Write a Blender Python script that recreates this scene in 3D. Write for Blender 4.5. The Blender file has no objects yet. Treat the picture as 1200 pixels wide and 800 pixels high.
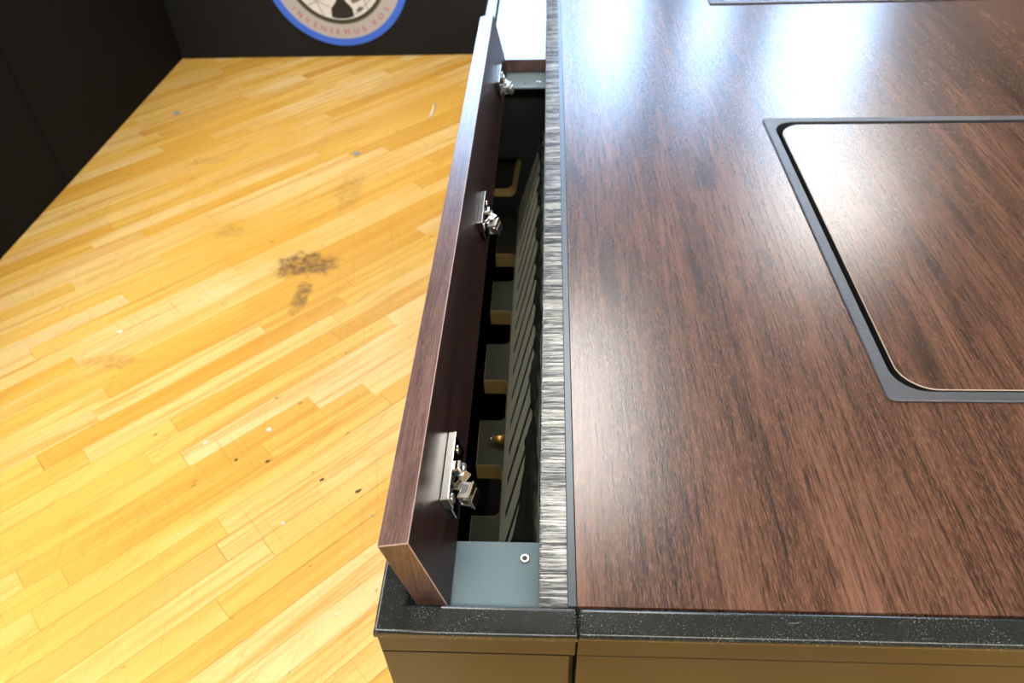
import bpy, bmesh, math, random
from mathutils import Matrix, Vector
random.seed(7)
scene = bpy.context.scene
COL = scene.collection
T = 0.74            # height of the desk top above the floor

# ------------------------------------------------------------------ camera
cam_d = bpy.data.cameras.new('camera')
cam_d.sensor_width = 36.0
cam_d.lens = 862.4358 / 1200 * 36
cam_d.clip_start = 0.02
cam = bpy.data.objects.new('camera', cam_d); COL.objects.link(cam)
PI = math.pi
def cam_axes(p, y, r):
    fw = Vector((-math.sin(y)*math.cos(p), math.cos(y)*math.cos(p), -math.sin(p)))
    rt = Vector((math.cos(y), math.sin(y), 0)); up = rt.cross(fw)
    c, s = math.cos(r), math.sin(r)
    return c*rt + s*up, -s*rt + c*up, fw
rt, up, fw = cam_axes(.7516, .0678, -.0417)
M = Matrix((rt, up, -fw)).transposed().to_4x4()
M.translation = Vector((0, 0, T + .4857))
cam.matrix_world = M
cam_d.dof.use_dof = True
cam_d.dof.focus_distance = 0.62
cam_d.dof.aperture_fstop = 9.0
scene.camera = cam

# ------------------------------------------------------------------ world, exposure
world = bpy.data.worlds.new('sky'); scene.world = world
world.use_nodes = True
bg = world.node_tree.nodes['Background']
bg.inputs['Color'].default_value = (0.42, 0.655, 1.0, 1)
bg.inputs['Strength'].default_value = 35.0
vs = scene.view_settings
vs.view_transform = 'Standard'; vs.look = 'None'; vs.gamma = 1.0; vs.use_curve_mapping = False
vs.exposure = -0.53
scene.cycles.max_bounces = 8
scene.cycles.diffuse_bounces = 4
scene.cycles.glossy_bounces = 4
scene.cycles.use_denoising = True
scene.cycles.sample_clamp_indirect = 6.0
LAMP = 34.0         # radiance of the ceiling panels

# ------------------------------------------------------------------ materials
class Nt:
    def __init__(s, name):
        s.m = bpy.data.materials.new(name); s.m.use_nodes = True
        s.t = s.m.node_tree; s.b = s.t.nodes['Principled BSDF']
    def n(s, kind, **kw):
        o = s.t.nodes.new(kind)
        for k, v in kw.items(): setattr(o, k, v)
        return o
    def l(s, a, b): s.t.links.new(a, b)
    def put(s, sock, v):
        if hasattr(v, 'links') or hasattr(v, 'is_linked'): s.l(v, sock)
        else: sock.default_value = v
    def pos(s):
        return s.n('ShaderNodeNewGeometry').outputs['Position']
    def mapping(s, vec, scale=(1, 1, 1), rot=(0, 0, 0), loc=(0, 0, 0)):
        m = s.n('ShaderNodeMapping'); s.l(vec, m.inputs['Vector'])
        m.inputs['Scale'].default_value = scale; m.inputs['Rotation'].default_value = rot; m.inputs['Location'].default_value = loc
        return m.outputs['Vector']
    def noise(s, vec, scale=1, detail=3, rough=.55, dist=0):
        o = s.n('ShaderNodeTexNoise'); s.l(vec, o.inputs['Vector'])
        o.inputs['Scale'].default_value = scale; o.inputs['Detail'].default_value = detail
        o.inputs['Roughness'].default_value = rough; o.inputs['Distortion'].default_value = dist
        return o.outputs['Fac']
    def ramp(s, fac, stops, interp='LINEAR'):
        r = s.n('ShaderNodeValToRGB'); s.l(fac, r.inputs['Fac']); e = r.color_ramp.elements
        r.color_ramp.interpolation = interp
        while len(e) < len(stops): e.new(.5)
        for i, (p, c) in enumerate(stops):
            e[i].position = p; e[i].color = (c, c, c, 1) if not hasattr(c, '__len__') else (*c, 1)
        return r.outputs['Color']
    def math(s, op, a, b=None, clamp=False):
        m = s.n('ShaderNodeMath', operation=op, use_clamp=clamp); s.put(m.inputs[0], a)
        if b is not None: s.put(m.inputs[1], b)
        return m.outputs[0]
    def vmath(s, op, a, b):
        m = s.n('ShaderNodeVectorMath', operation=op); s.put(m.inputs[0], a); s.put(m.inputs[1], b)
        return m.outputs
    def mix(s, fac, a, b, mode='MIX'):
        m = s.n('ShaderNodeMix', data_type='RGBA', blend_type=mode)
        s.put(m.inputs['Factor'], fac)
        s.put(m.inputs['A'] if False else m.inputs[6], a if hasattr(a, 'is_linked') else (*a, 1))
        s.put(m.inputs[7], b if hasattr(b, 'is_linked') else (*b, 1))
        return m.outputs[2]
    def bump(s, h, strength=.3, dist=.001):
        b = s.n('ShaderNodeBump'); s.l(h, b.inputs['Height'])
        b.inputs['Strength'].default_value = strength; b.inputs['Distance'].default_value = dist
        s.l(b.outputs['Normal'], s.b.inputs['Normal'])
    def set(s, col=None, rough=None, metal=None, spec=None, ior=None):
        if col is not None: s.put(s.b.inputs['Base Color'], col if hasattr(col, 'is_linked') else (*col, 1))
        if rough is not None: s.put(s.b.inputs['Roughness'], rough)
        if metal is not None: s.b.inputs['Metallic'].default_value = metal
        if spec is not None: s.b.inputs['Specular IOR Level'].default_value = spec
        if ior is not None: s.b.inputs['IOR'].default_value = ior
        return s.m

def plain(name, col, rough=.5, metal=0, spec=.5, bump=0, bscale=400):
    a = Nt(name); a.set(col, rough, metal, spec)
    if bump:
        a.bump(a.noise(a.pos(), bscale, 3), bump, .0006)
    return a.m

def emit(name, col, strength):
    a = Nt(name); a.set((.8, .8, .8), .5)
    a.b.inputs['Emission Color'].default_value = (*col, 1); a.b.inputs['Emission Strength'].default_value = strength
    return a.m

def laminate(name, dark, mid, light, rough, fine=1.0, bands=1.0, spec=.5, turn=0):
    """dark wood-print laminate, grain along world Y"""
    a = Nt(name)
    oi = a.n('ShaderNodeObjectInfo')
    p = a.pos()
    if turn: p = a.mapping(p, (1, 1, 1), (PI/2, 0, 0))
    off = a.n('ShaderNodeCombineXYZ'); a.l(a.math('MULTIPLY', oi.outputs['Random'], 37.0), off.inputs['Z'])
    a.l(a.math('MULTIPLY', oi.outputs['Random'], 11.0), off.inputs['Y'])
    p = a.vmath('ADD', p, off.outputs[0])[0]
    big = a.noise(a.mapping(p, (9*bands, 1.5, 9*bands)), 1, 3, .5, 1.1)
    med = a.noise(a.mapping(p, (42*bands, 3.2, 42*bands)), 1, 4, .6, .7)
    fin = a.noise(a.mapping(p, (480*fine, 20, 480*fine)), 1, 3, .65, .3)
    fleck = a.noise(a.mapping(p, (1250*fine, 130, 1250*fine)), 1, 2, .6)
    mixv = a.math('ADD', a.math('ADD', a.math('MULTIPLY', big, .34), a.math('MULTIPLY', med, .40)), a.math('MULTIPLY', fin, .38))
    col = a.ramp(mixv, [(.40, dark), (.50, tuple(.5*(x+y) for x, y in zip(dark, mid))), (.57, mid), (.76, light)])
    col = a.mix(a.ramp(fleck, [(.50, 0.0), (.64, .62)]), col, light)
    col = a.mix(a.ramp(fin, [(.32, .7), (.47, 0.0)]), col, dark)
    # slim dark drawn-out lenses of the figured print
    lens = a.noise(a.mapping(p, (26*bands, 4.2, 26*bands), loc=(3.1, 1.7, 0)), 1, 1, .4, .4)
    col = a.mix(a.ramp(lens, [(.62, 0.0), (.70, .6)]), col, dark)
    a.set(col, rough, 0, spec)
    h = a.math('ADD', a.math('MULTIPLY', fleck, .6), a.math('MULTIPLY', fin, .4))
    a.bump(h, .13, .0006)
    return a.m

D_, M_, L_ = (.012, .0065, .0052), (.064, .0292, .0182), (.158, .078, .049)
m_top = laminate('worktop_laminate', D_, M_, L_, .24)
m_lid_shaded = laminate('shaded_lid_laminate', (.004, .0022, .0022), (.015, .0068, .0060), (.042, .019, .016), .38, 1.0, 1.6, .28)  # worktop print darkened: shade of the open lid's face put into the colour
m_band = laminate('lid_edge_band', (.040, .022, .019), (.095, .052, .045), (.20, .125, .11), .30, 1.3, 2.2, .6)
m_endband = laminate('lid_end_band', (.022, .011, .008), (.068, .035, .024), (.16, .09, .063), .36, 1.0, 2.2, .5, 1)
m_pale_edge = plain('pale_laminate_edge', (.36, .29, .21), .4)

def black_trim(name, base, rough, dust):
    a = Nt(name); p = a.pos()
    d = a.noise(p, 900, 2, .7); big = a.noise(p, 45, 3, .6)
    m = a.math('MULTIPLY', a.ramp(d, [(.59, 0.0), (.70, 1.0)]), a.ramp(big, [(.36, 0.0), (.62, 1.0)]))
    sc = a.noise(a.mapping(p, (60, 900, 60)), 1, 2, .5)
    m2 = a.math('MULTIPLY', a.ramp(sc, [(.68, 0.0), (.75, .6)]), a.ramp(big, [(.5, 0.0), (.7, 1.0)]))
    m = a.math('MULTIPLY', a.math('ADD', m, m2, True), dust)
    a.set(a.mix(m, base, (.30, .32, .31)), a.math('ADD', a.math('MULTIPLY', m, .3), rough), 0, .5)
    return a.m
m_rim = black_trim('black_rim', (.0085, .0125, .0120), .20, .6)
m_rim.node_tree.nodes['Principled BSDF'].inputs['Specular IOR Level'].default_value = .42
m_fascia = black_trim('black_satin_fascia', (.005, .0042, .003), .20, .06)
m_fascia.node_tree.nodes['Principled BSDF'].inputs['Specular IOR Level'].default_value = .30
m_plate = plain('blue_grey_steel', (.115, .165, .18), .6, 0, .2, .12, 1500)
m_plate_far = m_plate
m_dark = plain('dark_interior', (.012, .013, .011), .6)
m_shelf = plain('olive_laminate', (.036, .036, .022), .65, 0, .12, .1, 900)
m_mdf = plain('raw_board_edge', (.42, .30, .11), .8, 0, .2, .3, 900)
m_slot = plain('olive_grey_metal', (.56, .575, .43), .42, 0, .5, .2, 1100)
m_chrome = plain('chrome', (.66, .65, .60), .18, 1)
m_chrome2 = plain('zinc', (.62, .60, .54), .28, 1)
m_chrome_dark = plain('darkened_chrome', (.20, .21, .22), .12, 1)  # chrome darkened in colour: trough's dark reflection on plate, shade in clamp notch
m_recess_shade = plain('recess_shade', (.01, .01, .01), .5)  # black colour stands in for shade in sockets, slots and the cover gap
m_holder = plain('blue_grey_aluminium', (.036, .050, .060), .34, .2)
m_frame = plain('black_textured_plastic', (.034, .039, .047), .34, 0, .7, 1.0, 700)
m_gold = plain('brass_pen_tip', (.75, .47, .12), .35, .8)
m_pen = plain('pen_barrel', (.03, .03, .035), .35)
m_black_wall = plain('black_panel', (.0055, .0055, .005), .8, 0, .1, .15, 700)
m_black_wall2 = plain('charcoal_panel', (.014, .015, .0165), .65, 0, .15, .15, 700)
m_room = plain('painted_wall', (.62, .62, .60), .8)
m_ceil = plain('ceiling_tile', (.75, .75, .74), .9)
m_white = plain('white_metal', (.7, .7, .7), .4)
m_lamp = emit('lamp_diffuser', (1.0, .975, .93), LAMP)
m_blue = plain('emblem_blue', (.045, .175, .90), .5)
m_grey = plain('emblem_grey', (.50, .51, .56), .55)
m_red = plain('emblem_red', (.50, .10, .10), .55)
m_olive = plain('emblem_olive', (.085, .09, .05), .55)
m_ink = plain('emblem_black', (.018, .017, .02), .55)
m_ewhite = plain('emblem_white', (.78, .82, .86), .55)
m_eviolet = plain('emblem_violet_grey', (.19, .17, .20), .55)
m_eline = plain('emblem_line_grey', (.42, .42, .42), .55)
m_scrap = plain('white_plastic', (.82, .80, .72), .5)
m_scrapgrey = plain('grey_fleck', (.30, .32, .36), .5)
m_scrapdark = plain('dark_flake', (.03, .025, .02), .6)
m_film = plain('dark_crinkled_film', (.035, .038, .03), .22)

def bristle_mat():
    a = Nt('brush_bristle'); p = a.pos()
    n1 = a.noise(a.mapping(p, (18, 700, 18)), 1, 3, .7)
    n2 = a.noise(a.mapping(p, (4, 60, 4)), 1, 2, .6)
    v = a.math('ADD', a.math('MULTIPLY', n1, .65), a.math('MULTIPLY', n2, .35))
    a.set(a.ramp(v, [(.40, (.010, .011, .013)), (.47, (.07, .08, .08)), (.54, (.50, .52, .50)), (.65, (.85, .87, .83))]), .38, 0, .6)
    return a.m
m_bristle = bristle_mat()

def floor_mat(name):
    a = Nt(name); p0 = a.pos()
    oi = a.n('ShaderNodeObjectInfo'); gi = a.n('ShaderNodeNewGeometry')
    rnd = a.math('FRACT', a.math('ADD', oi.outputs['Random'], a.math('MULTIPLY', gi.outputs['Random Per Island'], 1.0)))
    rnd2 = a.math('FRACT', a.math('MULTIPLY', rnd, 7.31))
    off = a.n('ShaderNodeCombineXYZ'); a.l(a.math('MULTIPLY', rnd, 23.0), off.inputs['X']); a.l(a.math('MULTIPLY', rnd, 9.0), off.inputs['Z'])
    # rotate so that x runs along the boards
    pr = a.mapping(p0, (1, 1, 1), (0, 0, -PI/4))
    p = a.vmath('ADD', pr, off.outputs[0])[0]
    base = a.ramp(rnd, [(0.0, (.62, .33, .045)), (.18, (.70, .41, .07)), (.45, (.75, .475, .10)), (.75, (.78, .55, .20)), (.9, (.80, .59, .27)), (1.0, (.65, .37, .07))])
    streak = a.noise(a.mapping(p, (1.6, 38, 20)), 1, 4, .62, .8)
    base = a.mix(a.ramp(streak, [(.48, 0.0), (.68, .8)]), base, (.58, .28, .030))
    base = a.mix(a.ramp(streak, [(.28, .5), (.44, 0.0)]), base, (.82, .60, .22))
    fine = a.noise(a.mapping(p, (9, 260, 100)), 1, 3, .6, .2)
    base = a.mix(a.ramp(fine, [(.56, 0.0), (.75, .35)]), base, (.58, .31, .06))
    # broad worn / oily areas of the finish
    worn = a.noise(p0, 1.5, 3, .55, .4)
    base = a.mix(a.ramp(worn, [(.46, 0.0), (.62, .6)]), base, (.70, .39, .065))
    blot = a.noise(a.mapping(pr, (3.2, 11, 3)), 1, 4, .65, 1.2)
    base = a.mix(a.ramp(blot, [(.60, 0.0), (.72, .42)]), base, (.52, .27, .04))
    # dark specks, knots
    sp = a.noise(a.mapping(p, (30, 55, 30)), 1, 2, .5)
    base = a.mix(a.ramp(sp, [(.73, 0.0), (.765, .75)]), base, (.22, .10, .02))
    # fine scratches in a few directions
    for k, (ang, fx, fy) in enumerate(((1.15, 3.2, 200), (1.75, 4.0, 240), (2.35, 3.6, 200), (1.45, 2.8, 260))):
        nz = a.noise(a.mapping(a.mapping(p0, (1, 1, 1), (0, 0, -ang)), (fx, fy, 1), (0, 0, 0), (k*5.1, 2.3*k, 0)), 1, 1.5, .5, .15)
        br = a.noise(a.mapping(p0, (1, 1, 1), (0, 0, 0), (9*k, 3, 0)), 3.0, 2, .6)
        base = a.mix(a.math('MULTIPLY', a.ramp(nz, [(.64, 0.0), (.70, 1.0)]), a.ramp(br, [(.45, 0.0), (.60, .40)])), base, (.40, .20, .03))
    # dirt patch and its tail, drag marks further off
    for (cx, cy, ax, ay, s0, colr) in ((-.675, 1.615, .105, .062, 1.0, (.15, .09, .035)), (-.655, 1.47, .028, .075, .9, (.17, .10, .03)),
                                       (-.63, 2.0, .05, .13, .42, (.34, .19, .05)), (-.945, 1.78, .05, .04, .5, (.36, .22, .05)),
                                       (-1.06, 1.23, .085, .03, .45, (.30, .15, .03)), (-1.15, 2.20, .08, .03, .3, (.34, .18, .04))):
        d = a.vmath('SUBTRACT', p0, (cx, cy, 0))[0]
        d = a.mapping(d, (1/ax, 1/ay, 0))
        ln = a.n('ShaderNodeVectorMath', operation='LENGTH'); a.l(d, ln.inputs[0])
        nz = a.noise(p0, 55, 4, .75); nz2 = a.noise(p0, 20, 3, .6)
        f = a.math('ADD', ln.outputs['Value'], a.math('MULTIPLY', a.math('SUBTRACT', nz2, .5), 1.8))
        f = a.math('MULTIPLY', a.ramp(f, [(.55, 1.0), (1.0, 0.0)]), a.ramp(nz, [(.34, .15), (.58, 1.0)]))
        base = a.mix(a.math('MULTIPLY', f, s0), base, colr)
    a.set(base, a.math('ADD', .36, a.math('MULTIPLY', worn, .18)), 0, .45)
    a.bump(a.math('ADD', a.math('MULTIPLY', streak, .5), a.math('MULTIPLY', fine, .5)), .12, .0006)
    return a.m
m_plank = floor_mat('maple_strip')
m_joint = plain('dark_joint', (.38, .20, .04), .8)

# ------------------------------------------------------------------ object helpers
WL = {}
def setp(o, label=None, cat=None, group=None, kind=None):
    if label: o['label'] = label
    if cat: o['category'] = cat
    if group: o['group'] = group
    if kind: o['kind'] = kind
    return o
def empty(name, loc, label=None, cat=None, group=None, kind=None):
    o = bpy.data.objects.new(name, None); COL.objects.link(o)
    o.empty_display_size = .05; o.location = loc; WL[o] = Vector(loc)
    return setp(o, label, cat, group, kind)
def build(name, bm, mats, parent=None, smooth=False, at=None):
    """link a bmesh given in world coordinates as one mesh object"""
    if not isinstance(mats, (list, tuple)): mats = [mats]
    bm.normal_update()
    xs = [v.co for v in bm.verts]
    lo = Vector([min(c[i] for c in xs) for i in range(3)]); hi = Vector([max(c[i] for c in xs) for i in range(3)])
    c = Vector(at) if at else Vector(((lo.x+hi.x)/2, (lo.y+hi.y)/2, lo.z))
    bmesh.ops.translate(bm, verts=bm.verts, vec=-c)
    me = bpy.data.meshes.new(name); bm.to_mesh(me); bm.free()
    for m in mats: me.materials.append(m)
    if smooth:
        for f in me.polygons: f.use_smooth = True
    o = bpy.data.objects.new(name, me); COL.objects.link(o)
    WL[o] = c
    if parent is not None:
        o.parent = parent; o.location = c - WL[parent]
    else: o.location = c
    return o
def nb(): return bmesh.new()
def merge(bm, b2, mi=None, mat=None):
    vm = {}
    if mat is not None: bmesh.ops.transform(b2, matrix=mat, verts=b2.verts)
    for v in b2.verts: vm[v] = bm.verts.new(v.co)
    for f in b2.faces:
        try: g = bm.faces.new([vm[v] for v in f.verts])
        except ValueError: continue
        g.material_index = f.material_index if mi is None else mi
        g.smooth = f.smooth
    b2.free()
def box(bm, x0, x1, y0, y1, z0, z1, bev=0, seg=1, mi=0, mat=None, bev_mi=None):
    b = bmesh.new(); bmesh.ops.create_cube(b, size=1)
    for v in b.verts:
        v.co = Vector((x0 + (v.co.x+.5)*(x1-x0), y0 + (v.co.y+.5)*(y1-y0), z0 + (v.co.z+.5)*(z1-z0)))
    for f in b.faces: f.material_index = mi
    if bev:
        r = bmesh.ops.bevel(b, geom=list(b.edges), offset=bev, segments=seg, affect='EDGES', profile=.5)
        if seg > 2:
            for f in r['faces']: f.smooth = True
        if bev_mi is not None:
            for f in r['faces']: f.material_index = bev_mi
    merge(bm, b, None, mat)
    return bm
def cyl(bm, c, r, h, axis='Z', n=20, r2=None, mi=0, mat=None, bev=0):
    b = bmesh.new()
    bmesh.ops.create_cone(b, cap_ends=True, segments=n, radius1=r, radius2=r if r2 is None else r2, depth=h)
    if bev: bmesh.ops.bevel(b, geom=[e for e in b.edges if len(e.link_faces) == 2 and any(len(f.verts) > 4 for f in e.link_faces)], offset=bev, segments=2, affect='EDGES')
    for f in b.faces: f.material_index = mi; f.smooth = len(f.verts) == 4
    R = Matrix.Identity(4)
    if axis == 'X': R = Matrix.Rotation(PI/2, 4, 'Y')
    if axis == 'Y': R = Matrix.Rotation(-PI/2, 4, 'X')
    m = Matrix.Translation(c) @ R
    if mat is not None: m = mat @ m
    merge(bm, b, None, m)
    return bm
def rrect(x0, x1, y0, y1, r, n=8):
    pts = []
    for cx, cy, a0 in ((x1-r, y1-r, 0), (x0+r, y1-r, PI/2), (x0+r, y0+r, PI), (x1-r, y0+r, 1.5*PI)):
        for k in range(n+1):
            t = a0 + PI/2*k/n; pts.append((cx + r*math.cos(t), cy + r*math.sin(t)))
    return pts
def prism(bm, pts, z0, z1, mi_top=0, mi_side=0, fn=None, bev=0, bev_mi=None, seg=1):
    fn = fn or (lambda x, y, z: (x, y, z))
    b = bmesh.new()
    A = [b.verts.new((x, y, z0)) for x, y in pts]; B = [b.verts.new((x, y, z1)) for x, y in pts]
    n = len(pts)
    f = b.faces.new(B); f.material_index = mi_top
    f2 = b.faces.new(A[::-1]); f2.material_index = mi_top
    for i in range(n):
        g = b.faces.new((A[i], A[(i+1) % n], B[(i+1) % n], B[i])); g.material_index = mi_side
    bmesh.ops.recalc_face_normals(b, faces=b.faces)
    if bev:
        r = bmesh.ops.bevel(b, geom=[e for e in f.edges], offset=bev, segments=seg, affect='EDGES', profile=.5)
        if seg > 2:
            for q in r['faces']: q.smooth = True
        if bev_mi is not None:
            for q in r['faces']: q.material_index = bev_mi
    bmesh.ops.recalc_face_normals(b, faces=b.faces)
    for v in b.verts: v.co = Vector(fn(*v.co))
    bmesh.ops.recalc_face_normals(b, faces=b.faces)
    merge(bm, b)
    return bm
def ringprism(bm, outer, inner, z0, z1, mi=0, fn=None):
    fn = fn or (lambda x, y, z: (x, y, z))
    n = len(outer); V = []
    for pts, z in ((outer, z1), (inner, z1), (inner, z0), (outer, z0)):
        V.append([bm.verts.new(fn(x, y, z)) for x, y in pts])
    for k in range(4):
        a, b = V[k], V[(k+1) % 4]
        for i in range(n):
            j = (i+1) % n
            f = bm.faces.new((a[i], a[j], b[j], b[i])); f.material_index = mi
    bmesh.ops.recalc_face_normals(bm, faces=bm.faces)
    return bm

# ================================================================== THE SETTING
# ---- floor of maple strips laid at 45 degrees
SW = .0525; C45 = math.sqrt(.5)
bm = nb(); box(bm, -4.6, 5.1, -4.1, 4.75, -.06, -.012)
floor = build('floor', bm, m_joint, at=(0, 0, -.012)); setp(floor, 'yellow maple strip floor laid on the diagonal, scuffed and stained', None, None, 'structure')
LENS = (.26, .34, .42, .52, .63, .76, .92)
def plank_verts(L, w=SW, g=.00022, c=.0007, d=.012):
    x, y = L/2 - g, w/2 - g
    lo = [(-x, -y, -d), (x, -y, -d), (x, y, -d), (-x, y, -d)]
    mid = [(-x, -y, -c), (x, -y, -c), (x, y, -c), (-x, y, -c)]
    k = c*.8
    top = [(-x+k, -y+k, 0), (x-k, -y+k, 0), (x-k, y-k, 0), (-x+k, y-k, 0)]
    V = lo + mid + top; F = [(8, 9, 10, 11)]
    for a in (0, 4):
        for i in range(4):
            j = (i+1) % 4; F.append((a+i, a+j, a+4+j, a+4+i))
    return V, F
pl_mesh = {}
for L in LENS:
    me = bpy.data.meshes.new('plank'); V, F = plank_verts(L); me.from_pydata(V, [], F); me.materials.append(m_plank); pl_mesh[L] = me
near_planks = []; far_V = []; far_F = []
for row in range(-110, 120):
    t = -7.5 + random.random()*.8
    while t < 8.5:
        L = random.choice(LENS); c = t + L/2; t += L
        off = row*SW
        x = C45*c - C45*off; y = C45*c + C45*off
        if not (-4.5 < x < 5.0 and -4.0 < y < 4.6): continue
        e = L/2*C45
        # board shows in the photograph's field?
        seen = False
        for s in (-1, -.5, 0, .5, 1):
            px, py = x + s*e, y + s*e
            if -1.62 < px < -.02 and .36 < py < 3.12 and px > -.90 - max(0, py-.45)*.62 : seen = True
        if seen: near_planks.append((x, y, L))
        else:
            V, F = plank_verts(L); b0 = len(far_V); far_F += [tuple(i+b0 for i in f) for f in F]
            far_V += [(C45*(vx-vy)+x, C45*(vx+vy)+y, vz) for vx, vy, vz in V]
for x, y, L in near_planks[:300]:
    o = bpy.data.objects.new('plank', pl_mesh[L]); COL.objects.link(o); o.parent = floor
    o.location = Vector((x, y, 0)) - WL[floor]; o.rotation_euler = (0, 0, PI/4)
me = bpy.data.meshes.new('plank_field'); me.from_pydata(far_V, [], far_F); me.materials.append(m_plank)
o = bpy.data.objects.new('plank_field', me); COL.objects.link(o); o.parent = floor; o.location = -WL[floor]; o['kind'] = 'stuff'
print('planks', len(near_planks), len(far_V)//12)

# ---- low black partitions around the console
bm = nb(); box(bm, -1.62, -1.576, .2, 3.12, .0, 1.15)
wl_ = build('wall_left', bm, m_black_wall); setp(wl_, 'black panelled partition along the left of the floor', None, None, 'structure')
ys = [.2, 1.12, 2.045, 3.07]
for k in range(3):
    bm = nb(); box(bm, -1.577, -1.570, ys[k]+.0015, ys[k+1]-.0015, .001, 1.15, .001)
    build('panel', bm, m_black_wall, wl_)
bm = nb(); box(bm, -1.62, .6, 3.075, 3.12, .0, 1.15)
wb_ = build('wall_back', bm, m_black_wall2); setp(wb_, 'charcoal partition across the back carrying the round emblem', None, None, 'structure')
bm = nb(); box(bm, -1.569, -.20, 3.068, 3.0755, .001, 1.15, .001); build('panel', bm, m_black_wall2, wb_)
bm = nb(); box(bm, -.198, .6, 3.068, 3.0755, .001, 1.15, .001); build('panel', bm, m_black_wall2, wb_)

# ---- the room
CE = 2.74
bm = nb(); box(bm, -4.6, 5.1, -4.1, 4.75, CE+.02, CE+.12); setp(build('ceiling', bm, m_ceil), 'white ceiling of the room', None, None, 'structure')
bm = nb(); box(bm, -4.7, -4.6, -4.1, 4.75, 0, CE+.02); setp(build('wall_west', bm, m_room), 'plain painted left wall of the room', None, None, 'structure')
bm = nb(); box(bm, 5.1, 5.2, -4.1, 4.75, 0, CE+.02); setp(build('wall_east', bm, m_room), 'plain painted right wall of the room', None, None, 'structure')
bm = nb(); box(bm, -4.6, 5.1, -4.2, -4.1, 0, CE+.02); setp(build('wall_rear', bm, m_room), 'plain painted rear wall of the room', None, None, 'structure')
WIN = [(-1.55, -.72), (-.46, .06), (.18, .58), (.84, 1.10)]
ZB, ZT = 1.62, 2.62; WY = 4.6
bm = nb()
box(bm, -4.6, 5.1, WY, WY+.15, 0, ZB); box(bm, -4.6, 5.1, WY, WY+.15, ZT, CE+.02)
xs = [-4.6] + [v for w in WIN for v in w] + [5.1]
for k in range(0, len(xs), 2):
    if k < len(xs)-2: box(bm, xs[k], xs[k+1], WY, WY+.15, ZB, ZT)
WIN2 = (1.34, 1.98); ZB2 = 1.78
box(bm, xs[-2], WIN2[0], WY, WY+.15, ZB, ZT); box(bm, WIN2[1], xs[-1], WY, WY+.15, ZB, ZT); box(bm, WIN2[0], WIN2[1], WY, WY+.15, ZB, ZB2)
m_far = plain('far_wall_paint', (.20, .19, .18), .8)
setp(build('wall_far', bm, m_far), 'dark painted room wall with a row of high windows', None, None, 'structure')
def pane_mat():
    a = Nt('window_glass'); t = a.t
    tr = a.n('ShaderNodeBsdfTransparent'); gl = a.n('ShaderNodeBsdfGlossy'); gl.inputs['Roughness'].default_value = .02
    fr = a.n('ShaderNodeFresnel'); fr.inputs['IOR'].default_value = 1.45
    mx = a.n('ShaderNodeMixShader'); a.l(fr.outputs[0], mx.inputs[0]); a.l(tr.outputs[0], mx.inputs[1]); a.l(gl.outputs[0], mx.inputs[2])
    a.l(mx.outputs[0], t.nodes['Material Output'].inputs['Surface'])
    return a.m
m_glass = pane_mat()
for k, (a0, a1) in enumerate(WIN + [WIN2]):
    if k == len(WIN): ZB = ZB2
    bm = nb(); ringprism(bm, rrect(a0, a1, ZB, ZT, .001, 1), rrect(a0+.02, a1-.02, ZB+.02, ZT-.02, .001, 1), WY+.05, WY+.09, 0, lambda x, y, z: (x, z, y))
    w = build('window_%d' % (k+1), bm, m_white); setp(w, 'high daylight window, number %d from the left in the far wall' % (k+1), None, None, 'structure')
    bm = nb(); box(bm, a0+.018, a1-.018, WY+.068, WY+.074, ZB+.018, ZT-.018); build('pane', bm, m_glass, w)

# ---- ceiling light panels
def troffer(x, y, label, w=.6, l=1.2):
    r = empty('ceiling_light', (x, y, CE), label, 'light', 'ceiling light panels')
    bm = nb(); ringprism(bm, rrect(x-w/2, x+w/2, y-l/2, y+l/2, .001, 1), rrect(x-w/2+.02, x+w/2-.02, y-l/2+.02, y+l/2-.02, .001, 1), CE-.02, CE+.02)
    build('frame', bm, m_white, r)
    bm = nb(); box(bm, x-w/2+.018, x+w/2-.018, y-l/2+.018, y+l/2-.018, CE-.005, CE+.015); build('diffuser', bm, m_lamp, r)
for x, y, d in ((.06, 2.2, 'over the cable trough'), (1.68, 3.95, 'over the far right end of the worktop'), (-1.9, .3, 'over the left partition')):
    troffer(x, y, 'white rectangular ceiling light panel ' + d)
for x, d in ((-1.5, 'at the left end of the row behind the viewer'), (0, 'second from the left in the row behind the viewer'), (1.5, 'third from the left in the row behind the viewer'), (3.0, 'at the right end of the row behind the viewer')):
    troffer(x, -.9, 'slim white ceiling light ' + d, 1.45, .45)

# ================================================================== ROUND EMBLEM
EX, EZ, EY = -.845, T-.402, 3.068
em = empty('wall_emblem', (EX, EY, EZ-.29), 'round emblem with blue rim and red lettering on the charcoal partition', 'emblem')
fe = lambda d: (lambda x, y, z: (EX+x, EY-.001-z, EZ+y))
circ = lambda r, n=96: [(r*math.cos(2*PI*k/n), r*math.sin(2*PI*k/n)) for k in range(n)]
def ering(name, ro, ri, th, m):
    bm = nb(); ringprism(bm, circ(ro), circ(ri), 0, th, 0, fe(0)); return build(name, bm, m, em)
ering('blue_rim', .290, .262, .0040, m_blue)
ering('grey_band', .2622, .2034, .0032, m_grey)
ering('olive_ring', .2036, .194, .0038, m_olive)
ering('black_ring', .1942, .186, .0036, m_ink)
bm = nb(); prism(bm, circ(.1862), 0, .0026, 0, 0, fe(0)); disc = build('white_disc', bm, m_ewhite, em)
def eshape(name, pts, m, z0=.0024, z1=.0034):
    bm = nb(); prism(bm, pts, z0, z1, 0, 0, fe(0)); build(name, bm, m, disc)
eshape('black_figure', [(-.043, -.174), (-.040, -.140), (-.024, -.124), (-.012, -.108), (-.018, -.088), (-.004, -.068), (.014, -.070), (.026, -.090), (.022, -.112), (.036, -.128), (.047, -.142), (.049, -.173), (.02, -.181), (-.02, -.181)], m_ink)
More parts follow.
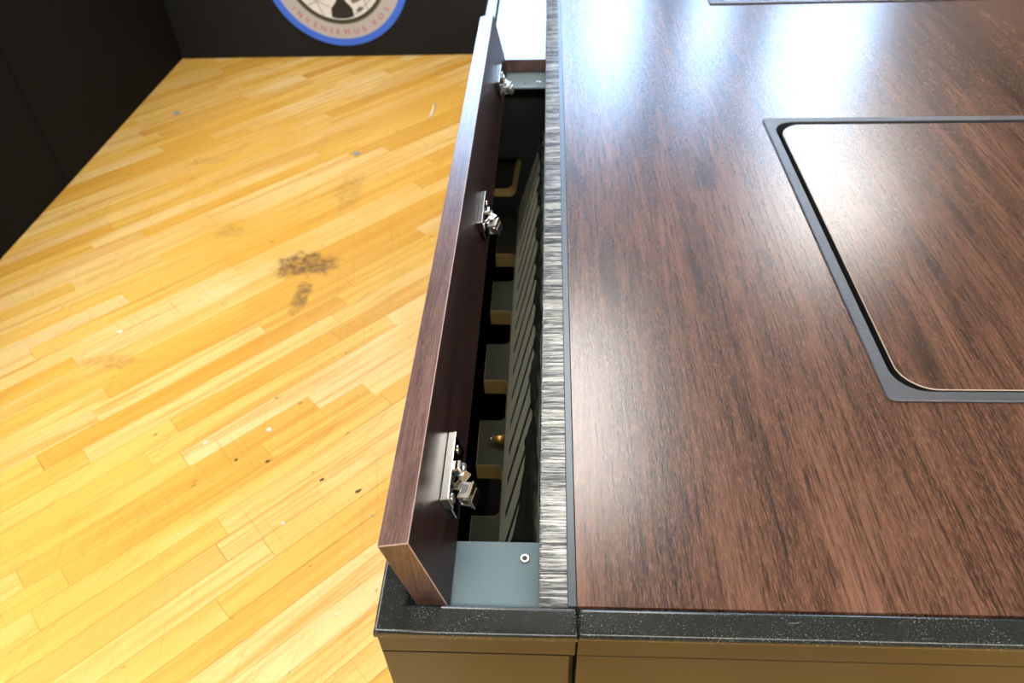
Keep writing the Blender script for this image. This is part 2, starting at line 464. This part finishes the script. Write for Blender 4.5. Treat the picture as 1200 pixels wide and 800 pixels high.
for pts in ([(.050, -.124), (.044, -.100), (.070, -.092), (.085, -.112)], [(.078, -.135), (.060, -.150), (.072, -.158), (.096, -.142)],
            [(.094, -.108), (.080, -.086), (.105, -.070), (.124, -.092)], [(.050, -.090), (.046, -.060), (.072, -.056), (.076, -.082)]):
    eshape('violet_square', pts, m_eviolet)
for a, b in (((-.165, -.075), (-.045, -.135)), ((-.12, -.05), (-.075, -.165)), ((-.165, -.02), (-.02, -.06)), ((.055, -.165), (.15, -.09)), ((.09, -.06), (.11, -.15)), ((-.13, -.125), (-.05, -.095))):
    LZ = globals().get('LZ', .0028) + .00015
    dx, dy = b[0]-a[0], b[1]-a[1]; l = math.hypot(dx, dy); ox, oy = -dy/l*.0022, dx/l*.0022
    eshape('grid_line', [(a[0]+ox, a[1]+oy), (b[0]+ox, b[1]+oy), (b[0]-ox, b[1]-oy), (a[0]-ox, a[1]-oy)], m_eline, .0024, LZ)
dg = None
for ch, ang in zip('INVENIEMUSVOS', (-144.5, -137.2, -128.2, -119.9, -111.6, -103.9, -97.0, -88.0, -78.2, -69.5, -57.3, -47.8, -38.2)):
    cu = bpy.data.curves.new('letter', 'FONT'); cu.body = ch; cu.size = .031; cu.extrude = .0006; cu.align_x = 'CENTER'; cu.align_y = 'CENTER';
    tmp = bpy.data.objects.new('tmp_letter', cu); COL.objects.link(tmp)
    dg = bpy.context.evaluated_depsgraph_get(); dg.update()
    me = bpy.data.meshes.new_from_object(tmp.evaluated_get(dg)); me.name = 'letter'
    bpy.data.objects.remove(tmp); bpy.data.curves.remove(cu)
    me.materials.clear(); me.materials.append(m_red)
    o = bpy.data.objects.new('letter', me); COL.objects.link(o); o.parent = em
    a = math.radians(ang); r = .2365
    o.location = Vector((EX + r*math.cos(a), EY - .0048, EZ + r*math.sin(a))) - WL[em]
    o.rotation_euler = (PI/2, 0, 0)
    o.rotation_euler = (Matrix.Rotation(-(a + PI/2), 4, 'Y') @ Matrix.Rotation(PI/2, 4, 'X')).to_euler()

# ================================================================== CABLE TROUGH UNIT (near, lid open)
XL, XR = -.1195, .0207; YF, YI = .2274, .2489; YE = 1.1915
tr = empty('cable_trough', (XL, YF, 0), 'black cable trough along the left of the console with its lid standing open', 'cable trough')
bm = nb(); prism(bm, [(XL, YF), (XR, YF), (XR, YI), (-.0975, YI), (-.0975, YE), (XL, YE)], T-.0078, T, 0, 0, None, .0034, None, 6)
box(bm, XL+.002, XR-.001, YF+.003, YI, T-.030, T-.0077); box(bm, XL+.002, -.0975, YI, YE, T-.030, T-.0077)
build('rim', bm, m_rim, tr)
bm = nb(); box(bm, XL+.0012, XR-.0007, YF+.0019, YF+.016, T-.0325, T-.0070, .0006); build('upper_fascia', bm, m_fascia, tr)
bm = nb(); box(bm, XL+.0012, XR-.0045, YF+.0021, YF+.017, .03, T-.0337, .0007); build('front_panel', bm, m_fascia, tr)
bm = nb(); box(bm, XL+.0012, XL+.006, YF+.017, YE, .03, T-.0337, .0005); build('side_panel', bm, m_fascia, tr)
bm = nb(); box(bm, XL+.004, XR-.004, YF+.03, YE, .0, .03); build('plinth', bm, m_dark, tr)
bm = nb(); box(bm, XL+.006, XR-.005, YF+.017, YE, .03, .048); build('bottom_panel', bm, m_dark, tr)
bm = nb(); box(bm, XR-.005, XR-.001, YF+.017, YE, .03, T-.010); build('inner_side', bm, m_dark, tr)
def screw(x, y, z, parent, r=.0036):
    bm = nb(); cyl(bm, (x, y, z+.0008), r, .0016, 'Z', 24, None, 0, None, .0004)
    cyl(bm, (x, y, z+.00168), r*.62, .0003, 'Z', 6, None, 1)
    return build('screw', bm, [m_chrome2, m_recess_shade], parent)
# steel mounting plates at both ends
bm = nb(); box(bm, -.0973, -.0048, YI+.0003, .3115, T-.023, T-.020, .0005)
pl = build('mounting_plate', bm, m_plate, tr); setp(pl, 'blue-grey steel plate'); screw(-.0173, .2967, T-.020, pl)
bm = nb(); box(bm, -.0973, -.0048, 1.1306, YE-.0005, T-.023, T-.020, .0005)
pl = build('mounting_plate', bm, m_plate, tr); setp(pl, 'blue-grey steel plate'); screw(-.0178, 1.150, T-.020, pl); screw(-.039, 1.146, T-.020, pl, .0014)
# notched cable shelf
ZS = T-.28
pts = [(.014, .262)]
pts += [(.014, 1.158), (-.093, 1.158)]
for k in (3, 2, 1, 0, -1):
    n0, n1 = .507 + .1525*k, .583 + .1525*k
    xi, r = -.0585, .009
    pts.append((-.093, n1-.0)); 
    for q in range(7):
        t = PI/2 - PI/2*q/6; pts.append((xi-r+r*math.cos(t), n1-r+r*math.sin(t)))
    for q in range(7):
        t = -PI/2*q/6; pts.append((xi-r+r*math.cos(t), n0+r+r*math.sin(t)))
    pts.append((-.093, n0))
pts.append((-.093, .262))
bm = nb(); prism(bm, pts, ZS-.028, ZS, 0, 1, None, .0007, 1); setp(build('cable_shelf', bm, [m_shelf, m_mdf], tr), 'dark olive shelf with notched raw board edge')
# end wall with a routed hole
def hole_pts(grow):
    P = [(-.106, -.160), (-.0475, -.1600), (-.0625, -.2385), (-.106, -.2385)]
    out = []
    cx = sum(p[0] for p in P)/4; cz = sum(p[1] for p in P)/4
    n = 4
    for i in range(n):
        p = Vector(P[i]); a = (Vector(P[i-1]) - p).normalized(); b = (Vector(P[(i+1) % n]) - p).normalized()
        r = .012
        A, B = p + a*r, p + b*r
        for q in range(7):
            t = q/6; out.append((A*(1-t)**2 + p*2*t*(1-t) + B*t**2))
    res = []
    for v in out:
        d = (v - Vector((cx, cz))); res.append((v.x - grow*.0*d.x, v.y))
    if grow: res = [(x - .007, z + .006) for x, z in res]
    return res
bm = nb()
H0 = hole_pts(0); H1 = hole_pts(1); n = len(H0)
ox0, ox1, oz0, oz1 = -.113, .014, -.28, -.024
def outer_for(H):
    out = []
    cx = sum(p[0] for p in H)/n; cz = sum(p[1] for p in H)/n
    for x, z in H:
        dx, dz = x-cx, z-cz; s = 1e9
        if dx > 1e-9: s = min(s, (ox1-cx)/dx)
        if dx < -1e-9: s = min(s, (ox0-cx)/dx)
        if dz > 1e-9: s = min(s, (oz1-cz)/dz)
        if dz < -1e-9: s = min(s, (oz0-cz)/dz)
        out.append((cx+dx*s, cz+dz*s))
    return out
O0 = outer_for(H0)
corners = [(ox1, oz1), (ox0, oz1), (ox0, oz0), (ox1, oz0)]
O0 = list(O0)
for c in corners:      # snap nearest ray end to the corner so the plate is a full rectangle
    i = min(range(n), key=lambda k: (O0[k][0]-c[0])**2 + (O0[k][1]-c[1])**2); O0[i] = c
Y0, Y1 = 1.160, 1.178
vo0 = [bm.verts.new((x, Y0, T+z)) for x, z in O0]; vh0 = [bm.verts.new((x, Y0, T+z)) for x, z in H0]
vh1 = [bm.verts.new((x, Y1, T+z)) for x, z in H1]; vo1 = [bm.verts.new((x, Y1, T+z)) for x, z in O0]
for i in range(n):
    j = (i+1) % n
    bm.faces.new((vo0[i], vo0[j], vh0[j], vh0[i])).material_index = 0
    bm.faces.new((vh0[i], vh0[j], vh1[j], vh1[i])).material_index = 1
    bm.faces.new((vh1[i], vh1[j], vo1[j], vo1[i])).material_index = 0
bmesh.ops.recalc_face_normals(bm, faces=bm.faces)
m_endwall = plain('dark_laminate', (.020, .021, .021), .5, 0, .5, .15, 700)
setp(build('end_wall', bm, [m_endwall, m_mdf], tr), 'dark end panel with a routed cable hole')
bm = nb(); box(bm, XL+.006, XR-.005, YE-.004, YE, .048, T-.0235); build('back_panel', bm, m_dark, tr)
# leaning panel with slanted slots
PA = Vector((-.0085, 0, T-.109)); PB = Vector((-.0562, 0, T-.263)); PL = (PA-PB).length; pv = (PA-PB)/PL
PY0, PY1 = .30, 1.157
S0, S1, PITCH, SWD, LEAN = .024, .130, .0455, .0130, .047
def pp(y, v): q = PB + pv*v; return Vector((q.x, y, q.z))
bm = nb()
def quad(a, b, c, d):
    bm.faces.new([bm.verts.new(p) for p in (a, b, c, d)])
ystarts = [.6164 + PITCH*k for k in range(-7, 12)]
ystarts = [y for y in ystarts if y - SWD > PY0+.004 and y + LEAN < PY1-.012]
quad(pp(PY0, 0), pp(PY1, 0), pp(PY1, S0), pp(PY0, S0))
quad(pp(PY0, S1), pp(PY1, S1), pp(PY1, PL), pp(PY0, PL))
prev = (PY0, PY0)
for y in ystarts:
    a0, b0 = y - SWD/2, y + LEAN - SWD/2
    quad(pp(prev[0], S0), pp(a0, S0), pp(b0, S1), pp(prev[1], S1))
    prev = (a0 + SWD, b0 + SWD)
quad(pp(prev[0], S0), pp(PY1, S0), pp(PY1, S1), pp(prev[1], S1))
bmesh.ops.remove_doubles(bm, verts=bm.verts, dist=1e-6)
sp = build('slotted_panel', bm, m_slot, tr); setp(sp, 'olive-grey metal panel with slanted slots')
md = sp.modifiers.new('thickness', 'SOLIDIFY'); md.thickness = .0003; md.offset = 0
pn = Vector((-pv.z, 0, pv.x))
if pn.z < 0: pn = -pn
rv = bpy.data.meshes.new('rivet'); b = bmesh.new(); bmesh.ops.create_uvsphere(b, u_segments=8, v_segments=5, radius=.0013); b.to_mesh(rv); b.free(); rv.materials.append(m_chrome2)
for y in ystarts:
    o = bpy.data.objects.new('rivet', rv); COL.objects.link(o); o.parent = sp; o.location = pp(y-.004, .017) + pn*.001 - WL[sp]

# crinkled dark film hanging over the top of the slotted panel
def film_edge(y):
    t = (y-.40)/.76
    return .118 + .030*min(1, max(0, (y-.44)/.16)) - .055*max(0, 1-(y-.38)/.11) + .005*math.sin(y*61) + .004*math.sin(y*143+1)
bm = nb(); NY, NV = 150, 9; rows = []
from mathutils import noise as mn
for i in range(NY+1):
    y = .34 + (1.12-.34)*i/NY; e = film_edge(y) * PL/.161; row = []
    for k in range(NV+1):
        v = e + (PL+.010 - e)*k/NV
        q = pp(y, v) + pn*(.0050 + .0035*mn.noise(Vector((y*26, v*60, 1.3))) + .0022*mn.noise(Vector((y*75, v*120, 4))))
        row.append(bm.verts.new(q))
    rows.append(row)
for i in range(NY):
    for k in range(NV): bm.faces.new((rows[i][k], rows[i+1][k], rows[i+1][k+1], rows[i][k+1]))
film = build('plastic_film', bm, m_film, None, True); setp(film, 'crinkled black plastic film hanging over the slotted panel inside the trough', 'film')
md = film.modifiers.new('thickness', 'SOLIDIFY'); md.thickness = .0003; md.offset = 0

# ---- the open lid, hinges on its inner face
lu = Vector((-.219, 0, .976)).normalized(); lt = Vector((-lu.z, 0, lu.x)); lt = Vector((-.976, 0, -.219)).normalized()
LI = Vector((-.0694, 0, T-.012)); LH, LTH = .0885, .0212
LY0, LY1 = .2508, 1.1900
def lmat(y0=0):     # (off from inner face, along Y, up the lid) -> world
    m = Matrix.Identity(4)
    nrm = -lt
    for i in range(3):
        m[i][0] = nrm[i]; m[i][1] = (0, 1, 0)[i]; m[i][2] = lu[i]; m[i][3] = LI[i]
    m[1][3] = y0
    return m
b = bmesh.new(); bmesh.ops.create_cube(b, size=1)
for v in b.verts: v.co = Vector((-LTH + (v.co.x+.5)*LTH, LY0 + (v.co.y+.5)*(LY1-LY0), (v.co.z+.5)*LH))
b.faces.ensure_lookup_table(); b.normal_update()
for f in b.faces: f.material_index = 0 if abs(f.normal.x) > .5 else (3 if abs(f.normal.y) > .5 else 1)
r = bmesh.ops.bevel(b, geom=list(b.edges), offset=.00055, segments=1, affect='EDGES')
for f in r['faces']: f.material_index = 2
bm = nb(); merge(bm, b, None, lmat())
m_lid_glint = plain('lid_edge_highlight', (.36, .26, .22), .4)  # pale bevel colour paints the highlight along the lid edges
lid = build('lid', bm, [m_lid_shaded, m_band, m_lid_glint, m_endband], tr); setp(lid, 'dark wood laminate lid standing open')
def hinge(y0):
    bm = nb(); m = lmat(y0)
    # channel plate: web on the lid, flange on top and end lips
    box(bm, 0, .0052, 0, .064, .0195, .0445, .0006, 1, 3, m)
    box(bm, 0, .0066, 0, .064, .0440, .0460, .0006, 2, 1, m)
    box(bm, 0, .0072, -.0014, .0008, .034, .0470, .0005, 1, 1, m)
    for yy in (.009, .055):
        cyl(bm, (.0058, yy, .0335), .0048, .0014, 'X', 18, .0036, 1, m)
        box(bm, .0062, .0067, yy-.0005, yy+.0005, .0306, .0364, 0, 1, 2, m)
    # boss and articulated arm
    box(bm, .004, .0105, .031, .041, .0295, .0390, .0012, 1, 1, m)
    cyl(bm, (.0095, .036, .0300), .0030, .0125, 'Y', 14, None, 0, m)
    arm = m @ Matrix.Translation((.0115, .0285, .0305)) @ Matrix.Rotation(math.radians(-34), 4, 'Z') @ Matrix.Rotation(math.radians(18), 4, 'Y')
    box(bm, -.0028, .0028, -.011, .006, -.0012, .0012, .0005, 1, 1, arm)
    box(bm, -.0016, .0016, -.012, -.003, .0010, .0026, .0005, 1, 2, arm)
    # clamp with two jaws, roller and striker plate
    cl = m @ Matrix.Translation((.0145, .0160, .0270)) @ Matrix.Rotation(math.radians(-14), 4, 'Z') @ Matrix.Scale(.78, 4)
    box(bm, -.0065, .0060, -.0095, .0095, .0052, .0072, .0007, 2, 0, cl)
    box(bm, -.0050, .0010, -.0040, .0060, .0068, .0086, .0004, 1, 3, cl)
    box(bm, -.0065, .0060, -.0095, .0095, -.0075, -.0052, .0007, 2, 1, cl)
    box(bm, -.0070, -.0045, -.0085, .0085, -.0060, .0060, .0005, 1, 0, cl)
    cyl(bm, (.0010, 0, 0), .0040, .0180, 'Y', 16, None, 0, cl)
    box(bm, .0045, .0062, -.0100, .0100, -.0085, .0090, .0006, 2, 1, cl)
    box(bm, .0078, .0090, -.0110, .0060, -.0090, .0040, .0004, 1, 1, cl)
    box(bm, .0058, .0080, -.0060, .0010, -.0060, -.0020, 0, 1, 0, cl)
    h = build('hinge', bm, [m_chrome2, m_chrome, m_recess_shade, m_chrome_dark], lid); setp(h, 'chrome hinge')
for y0 in (.313, .672, 1.029): hinge(y0)

# ---- brush strips, one to each trough
def brush(parent, BY0, BY1):
    bm = nb(); box(bm, .0143, .0206, BY0, BY1, T-.030, T+.0002, .0006, 2); bs = setp(build('brush_strip', bm, m_holder, parent), 'blue-grey aluminium strip holding grey bristles')
    bm = nb(); box(bm, -.0062, -.0046, BY0+.0005, BY1, T-.020, T-.0045, .0003); box(bm, -.0050, .0145, BY0+.0005, BY1, T-.013, T-.0115); build('support_lip', bm, m_holder, bs)
    V = []; F = []
    for layer in range(4):
        y = BY0
        while y < BY1:
            y += random.uniform(.00035, .0008) * (1 if y < 1.3 else 1.6)
            r = random.uniform(.00016, .00030)
            z0 = T - .0022 - layer*.0011 + random.uniform(-.0003, .0003)
            tip = -.0052 + random.uniform(-.0010, .0016)
            dy = random.gauss(0, .0006); dz = random.uniform(-.0012, .0008)
            b0 = len(V)
            for k, (x, t) in enumerate(((.0146, 0), (.005, .45), (tip, 1))):
                rr = r*(1-.3*t)
                for q in range(3):
                    a = 2*PI*q/3 + .5
                    V.append((x, min(max(y + dy*t*t + rr*math.cos(a), BY0+.0002), BY1), z0 + dz*t + rr*math.sin(a)))
            for s in (0, 3):
                for q in range(3):
                    q2 = (q+1) % 3; F.append((b0+s+q, b0+s+q2, b0+s+3+q2, b0+s+3+q))
            F.append((b0+6, b0+7, b0+8))
    me = bpy.data.meshes.new('bristles'); me.from_pydata(V, [], F); me.materials.append(m_bristle)
    o = bpy.data.objects.new('bristles', me); COL.objects.link(o); o.parent = bs; o.location = -WL[bs]; setp(o, 'soft grey bristles', None, None, 'stuff')
brush(tr, YI+.0004, YE)

# ================================================================== NEXT TROUGH UNIT (lid closed)
t2 = empty('cable_trough', (XL, YE, 0), 'cable trough with closed lid just beyond the open one', 'cable trough')
FY1 = 2.15
bm = nb(); box(bm, XL-.001, -.0990, YE+.001, FY1, T-.0078, T, .0034, 6); box(bm, XL+.001, -.0990, YE+.001, FY1, T-.03, T-.0077); build('side_rim', bm, m_rim, t2)
b = bmesh.new(); bmesh.ops.create_cube(b, size=1)
for v in b.verts: v.co = Vector((-.0965 + (v.co.x+.5)*.0900, YE+.0005 + (v.co.y+.5)*(FY1-YE-.002), T-.0205 + (v.co.z+.5)*.0205))
b.normal_update()
for f in b.faces: f.material_index = 0 if abs(f.normal.z) > .5 else 1
r = bmesh.ops.bevel(b, geom=list(b.edges), offset=.00055, segments=1, affect='EDGES')
bm = nb(); merge(bm, b); setp(build('lid', bm, [m_top, m_band], t2), 'closed wood laminate lid')
bm = nb(); box(bm, XL+.0012, XL+.006, YE+.001, FY1, .03, T-.03, .0005); build('side_panel', bm, m_fascia, t2)
bm = nb(); box(bm, XL+.006, XR-.002, YE+.001, FY1, T-.06, T-.021); build('tray', bm, m_dark, t2)
bm = nb(); box(bm, XL+.004, XR-.004, YE+.001, FY1, .0, .03); build('plinth', bm, m_dark, t2)

brush(t2, YE, FY1)

# ================================================================== WORKTOP
WX0, WX1, WY1 = .0210, 1.20, 2.15
wt = empty('worktop', (WX0, YF, 0), 'large dark wood laminate console worktop with black front edge', 'worktop')
COVERS = [(.2957, .86, .4434, .9738), (.2945, .86, 1.4299, 1.9600)]
bm = nb(); zt0, zt1 = T-.028, T
hx0, hx1 = .3000, .8556
box(bm, WX0, hx0, YI+.0005, WY1, zt0, zt1); box(bm, hx1, WX1, YI+.0005, WY1, zt0, zt1)
ye = [YI+.0005, .4475, .9696, 1.4340, 1.9560, WY1]
for k in (0, 2, 4): box(bm, hx0, hx1, ye[k], ye[k+1], zt0, zt1)
build('top_board', bm, m_top, wt)
bm = nb(); box(bm, WX0, WX1, YF, YI, T-.0078, T, .0034, 6); box(bm, WX0+.001, WX1, YF+.003, YI, T-.030, T-.0077); build('front_rim', bm, m_rim, wt)
bm = nb(); box(bm, WX0+.0002, WX1, YF+.0019, YF+.016, T-.0325, T-.0070, .0005); build('upper_fascia', bm, m_fascia, wt)
bm = nb(); box(bm, WX0+.0002, WX1, YF+.0022, YF+.017, .03, T-.0332, .0006); build('front_panel', bm, m_fascia, wt)
bm = nb(); box(bm, WX1-.018, WX1, YF+.018, WY1, .03, T-.029); build('side_panel', bm, m_fascia, wt)
bm = nb(); box(bm, WX0, WX0+.016, YF+.018, WY1, .03, T-.031); build('inner_side', bm, m_dark, wt)
bm = nb(); box(bm, WX0+.016, WX1-.018, WY1-.018, WY1, .03, T-.029); build('back_panel', bm, m_fascia, wt)
bm = nb(); box(bm, WX0+.01, WX1-.01, YF+.03, WY1-.01, .0, .03); build('plinth', bm, m_dark, wt)

# ---- framed access covers let into the worktop
for (x0, x1, y0, y1), lab in zip(COVERS, ('large wood laminate access cover in black frame at the right of the worktop', 'black framed access cover at the far end of the worktop, mostly cut off')):
    r = empty('access_cover', ((x0+x1)/2, (y0+y1)/2, T), lab, 'access cover', 'framed covers in the worktop')
    bm = nb(); o_ = rrect(x0, x1, y0, y1, .006, 8); i_ = rrect(x0+.0115, x1-.0115, y0+.0115, y1-.0125, .028, 8)
    o2 = rrect(x0+.0010, x1-.0010, y0+.0010, y1-.0010, .0055, 8); i2 = rrect(x0+.0108, x1-.0108, y0+.0108, y1-.0118, .0285, 8)
    # chamfered ring: flat top, sloped shoulders, inner wall down through the board
    loops = [(o_, T+.0002), (o_, T+.0016), (o2, T+.0024), (i2, T+.0024), (i_, T+.0016), (i_, T-.026)]
    Vv = [[bm.verts.new((x, y, z)) for x, y in L] for L, z in loops]; n_ = len(o_)
    for k in range(len(loops)-1):
        for i in range(n_):
            j = (i+1) % n_; bm.faces.new((Vv[k][i], Vv[k][j], Vv[k+1][j], Vv[k+1][i]))
    bmesh.ops.recalc_face_normals(bm, faces=bm.faces)
    build('frame', bm, m_frame, r)
    bm = nb(); prism(bm, rrect(x0+.0188, x1-.0188, y0+.0150, y1-.0165, .031, 10), T-.018, T+.0004, 0, 1, None, .0007, 2)
    build('cover_panel', bm, [m_top, m_recess_shade, m_pale_edge], r)  # panel sides coloured black in place of the gap's shade
    bm = nb(); box(bm, x0+.010, x1-.010, y0+.010, y1-.011, T-.0275, T-.0265); build('recess_floor', bm, m_recess_shade, r)

# ================================================================== SMALL THINGS
pen = empty('pen', (-.060, .6197, ZS), 'pen with brass tip poking out from under the slotted panel in the trough', 'pen')
pm = Matrix.Translation((-.0585, .6197, ZS+.0076)) @ Matrix.Rotation(math.radians(-4), 4, 'Z')
bm = nb(); cyl(bm, (-.0075, 0, 0), .0066, .015, 'X', 20, .0032, 0, pm @ Matrix.Rotation(PI, 4, 'Z') @ Matrix.Translation((.0150, 0, 0))); 
build('pen_tip', bm, m_gold, pen)
bm = nb(); cyl(bm, (-.0168, 0, 0), .0014, .0045, 'X', 12, .0020, 0, pm); build('pen_point', bm, m_chrome, pen)
bm = nb(); cyl(bm, (.0345, 0, 0), .0074, .069, 'X', 20, None, 0, pm, .0008); build('barrel', bm, m_pen, pen)

def chip(name, pts, th, m, label, cat, group=None):
    bm = nb(); prism(bm, pts, .0002, th, 0, 0, None, th*.3)
    return setp(build(name, bm, m), label, cat, group)
def blob(cx, cy, rx, ry, rot=0, n=9, jit=.25):
    P = []
    for k in range(n):
        a = 2*PI*k/n; q = 1 + random.uniform(-jit, jit); x, y = rx*q*math.cos(a), ry*q*math.sin(a)
        P.append((cx + x*math.cos(rot)-y*math.sin(rot), cy + x*math.sin(rot)+y*math.cos(rot)))
    return P
bm = nb(); sm = Matrix.Translation((-.430, 2.548, .0045)) @ Matrix.Rotation(math.radians(88), 4, 'Z'); cyl(bm, (0, 0, 0), .0042, .105, 'X', 12, None, 0, sm, .001)
setp(build('plastic_stick', bm, m_scrap), 'short white plastic stick lying on the far floor near the lid', 'stick')
chip('grey_fleck', blob(-1.400, 2.553, .014, .016), .003, m_scrapgrey, 'round grey fleck on the far left of the floor', 'debris')
chip('paint_crumb', blob(-.6099, 1.0206, .0058, .0055), .004, m_scrap, 'largest white crumb on the floor, left of the middle of the lid', 'debris', 'crumbs on the floor')
chip('paint_crumb', blob(-.5155, .7854, .0040, .0035), .003, m_scrap, 'white crumb on the floor at the lower left of the nearest hinge', 'debris', 'crumbs on the floor')
chip('paint_crumb', blob(-.3696, .6031, .0030, .0030), .003, m_scrap, 'tiny white crumb on the floor beside the near corner of the trough', 'debris', 'crumbs on the floor')
chip('paint_crumb', blob(-1.0835, 1.3362, .0060, .0050), .003, m_scrap, 'pale crumb on the floor nearest the left partition', 'debris', 'crumbs on the floor')
chip('paint_crumb', blob(-.7378, .983, .0040, .0050), .003, m_scrap, 'white crumb left of the largest crumb on the floor', 'debris', 'crumbs on the floor')
chip('dark_flake', blob(-.3824, .8645, .0070, .0030, .7), .002, m_scrapdark, 'larger dark flake on the floor next to the near end of the lid', 'debris', 'dark flakes on the floor')
chip('dark_flake', blob(-.4623, .8913, .0060, .0022, .8), .002, m_scrapdark, 'slim dark flake up and left of the larger dark flake', 'debris', 'dark flakes on the floor')
chip('dark_flake', blob(-.3422, .8074, .0030, .0022, .3), .002, m_scrapgrey, 'tiny grey flake closest to the near end of the lid', 'debris', 'dark flakes on the floor')
chip('dark_flake', blob(-.5889, .9362, .0048, .0026, .5), .002, m_scrapdark, 'dark flake below the largest white crumb', 'debris', 'dark flakes on the floor')
chip('dark_flake', blob(-.6569, .9388, .0032, .0028, .5), .002, m_scrapdark, 'dark speck left of the flake below the largest white crumb', 'debris', 'dark flakes on the floor')
chip('grey_fleck', blob(-.6538, 2.2379, .012, .010), .003, m_scrapgrey, 'pale grey fleck on the floor above the dirt patch', 'debris')
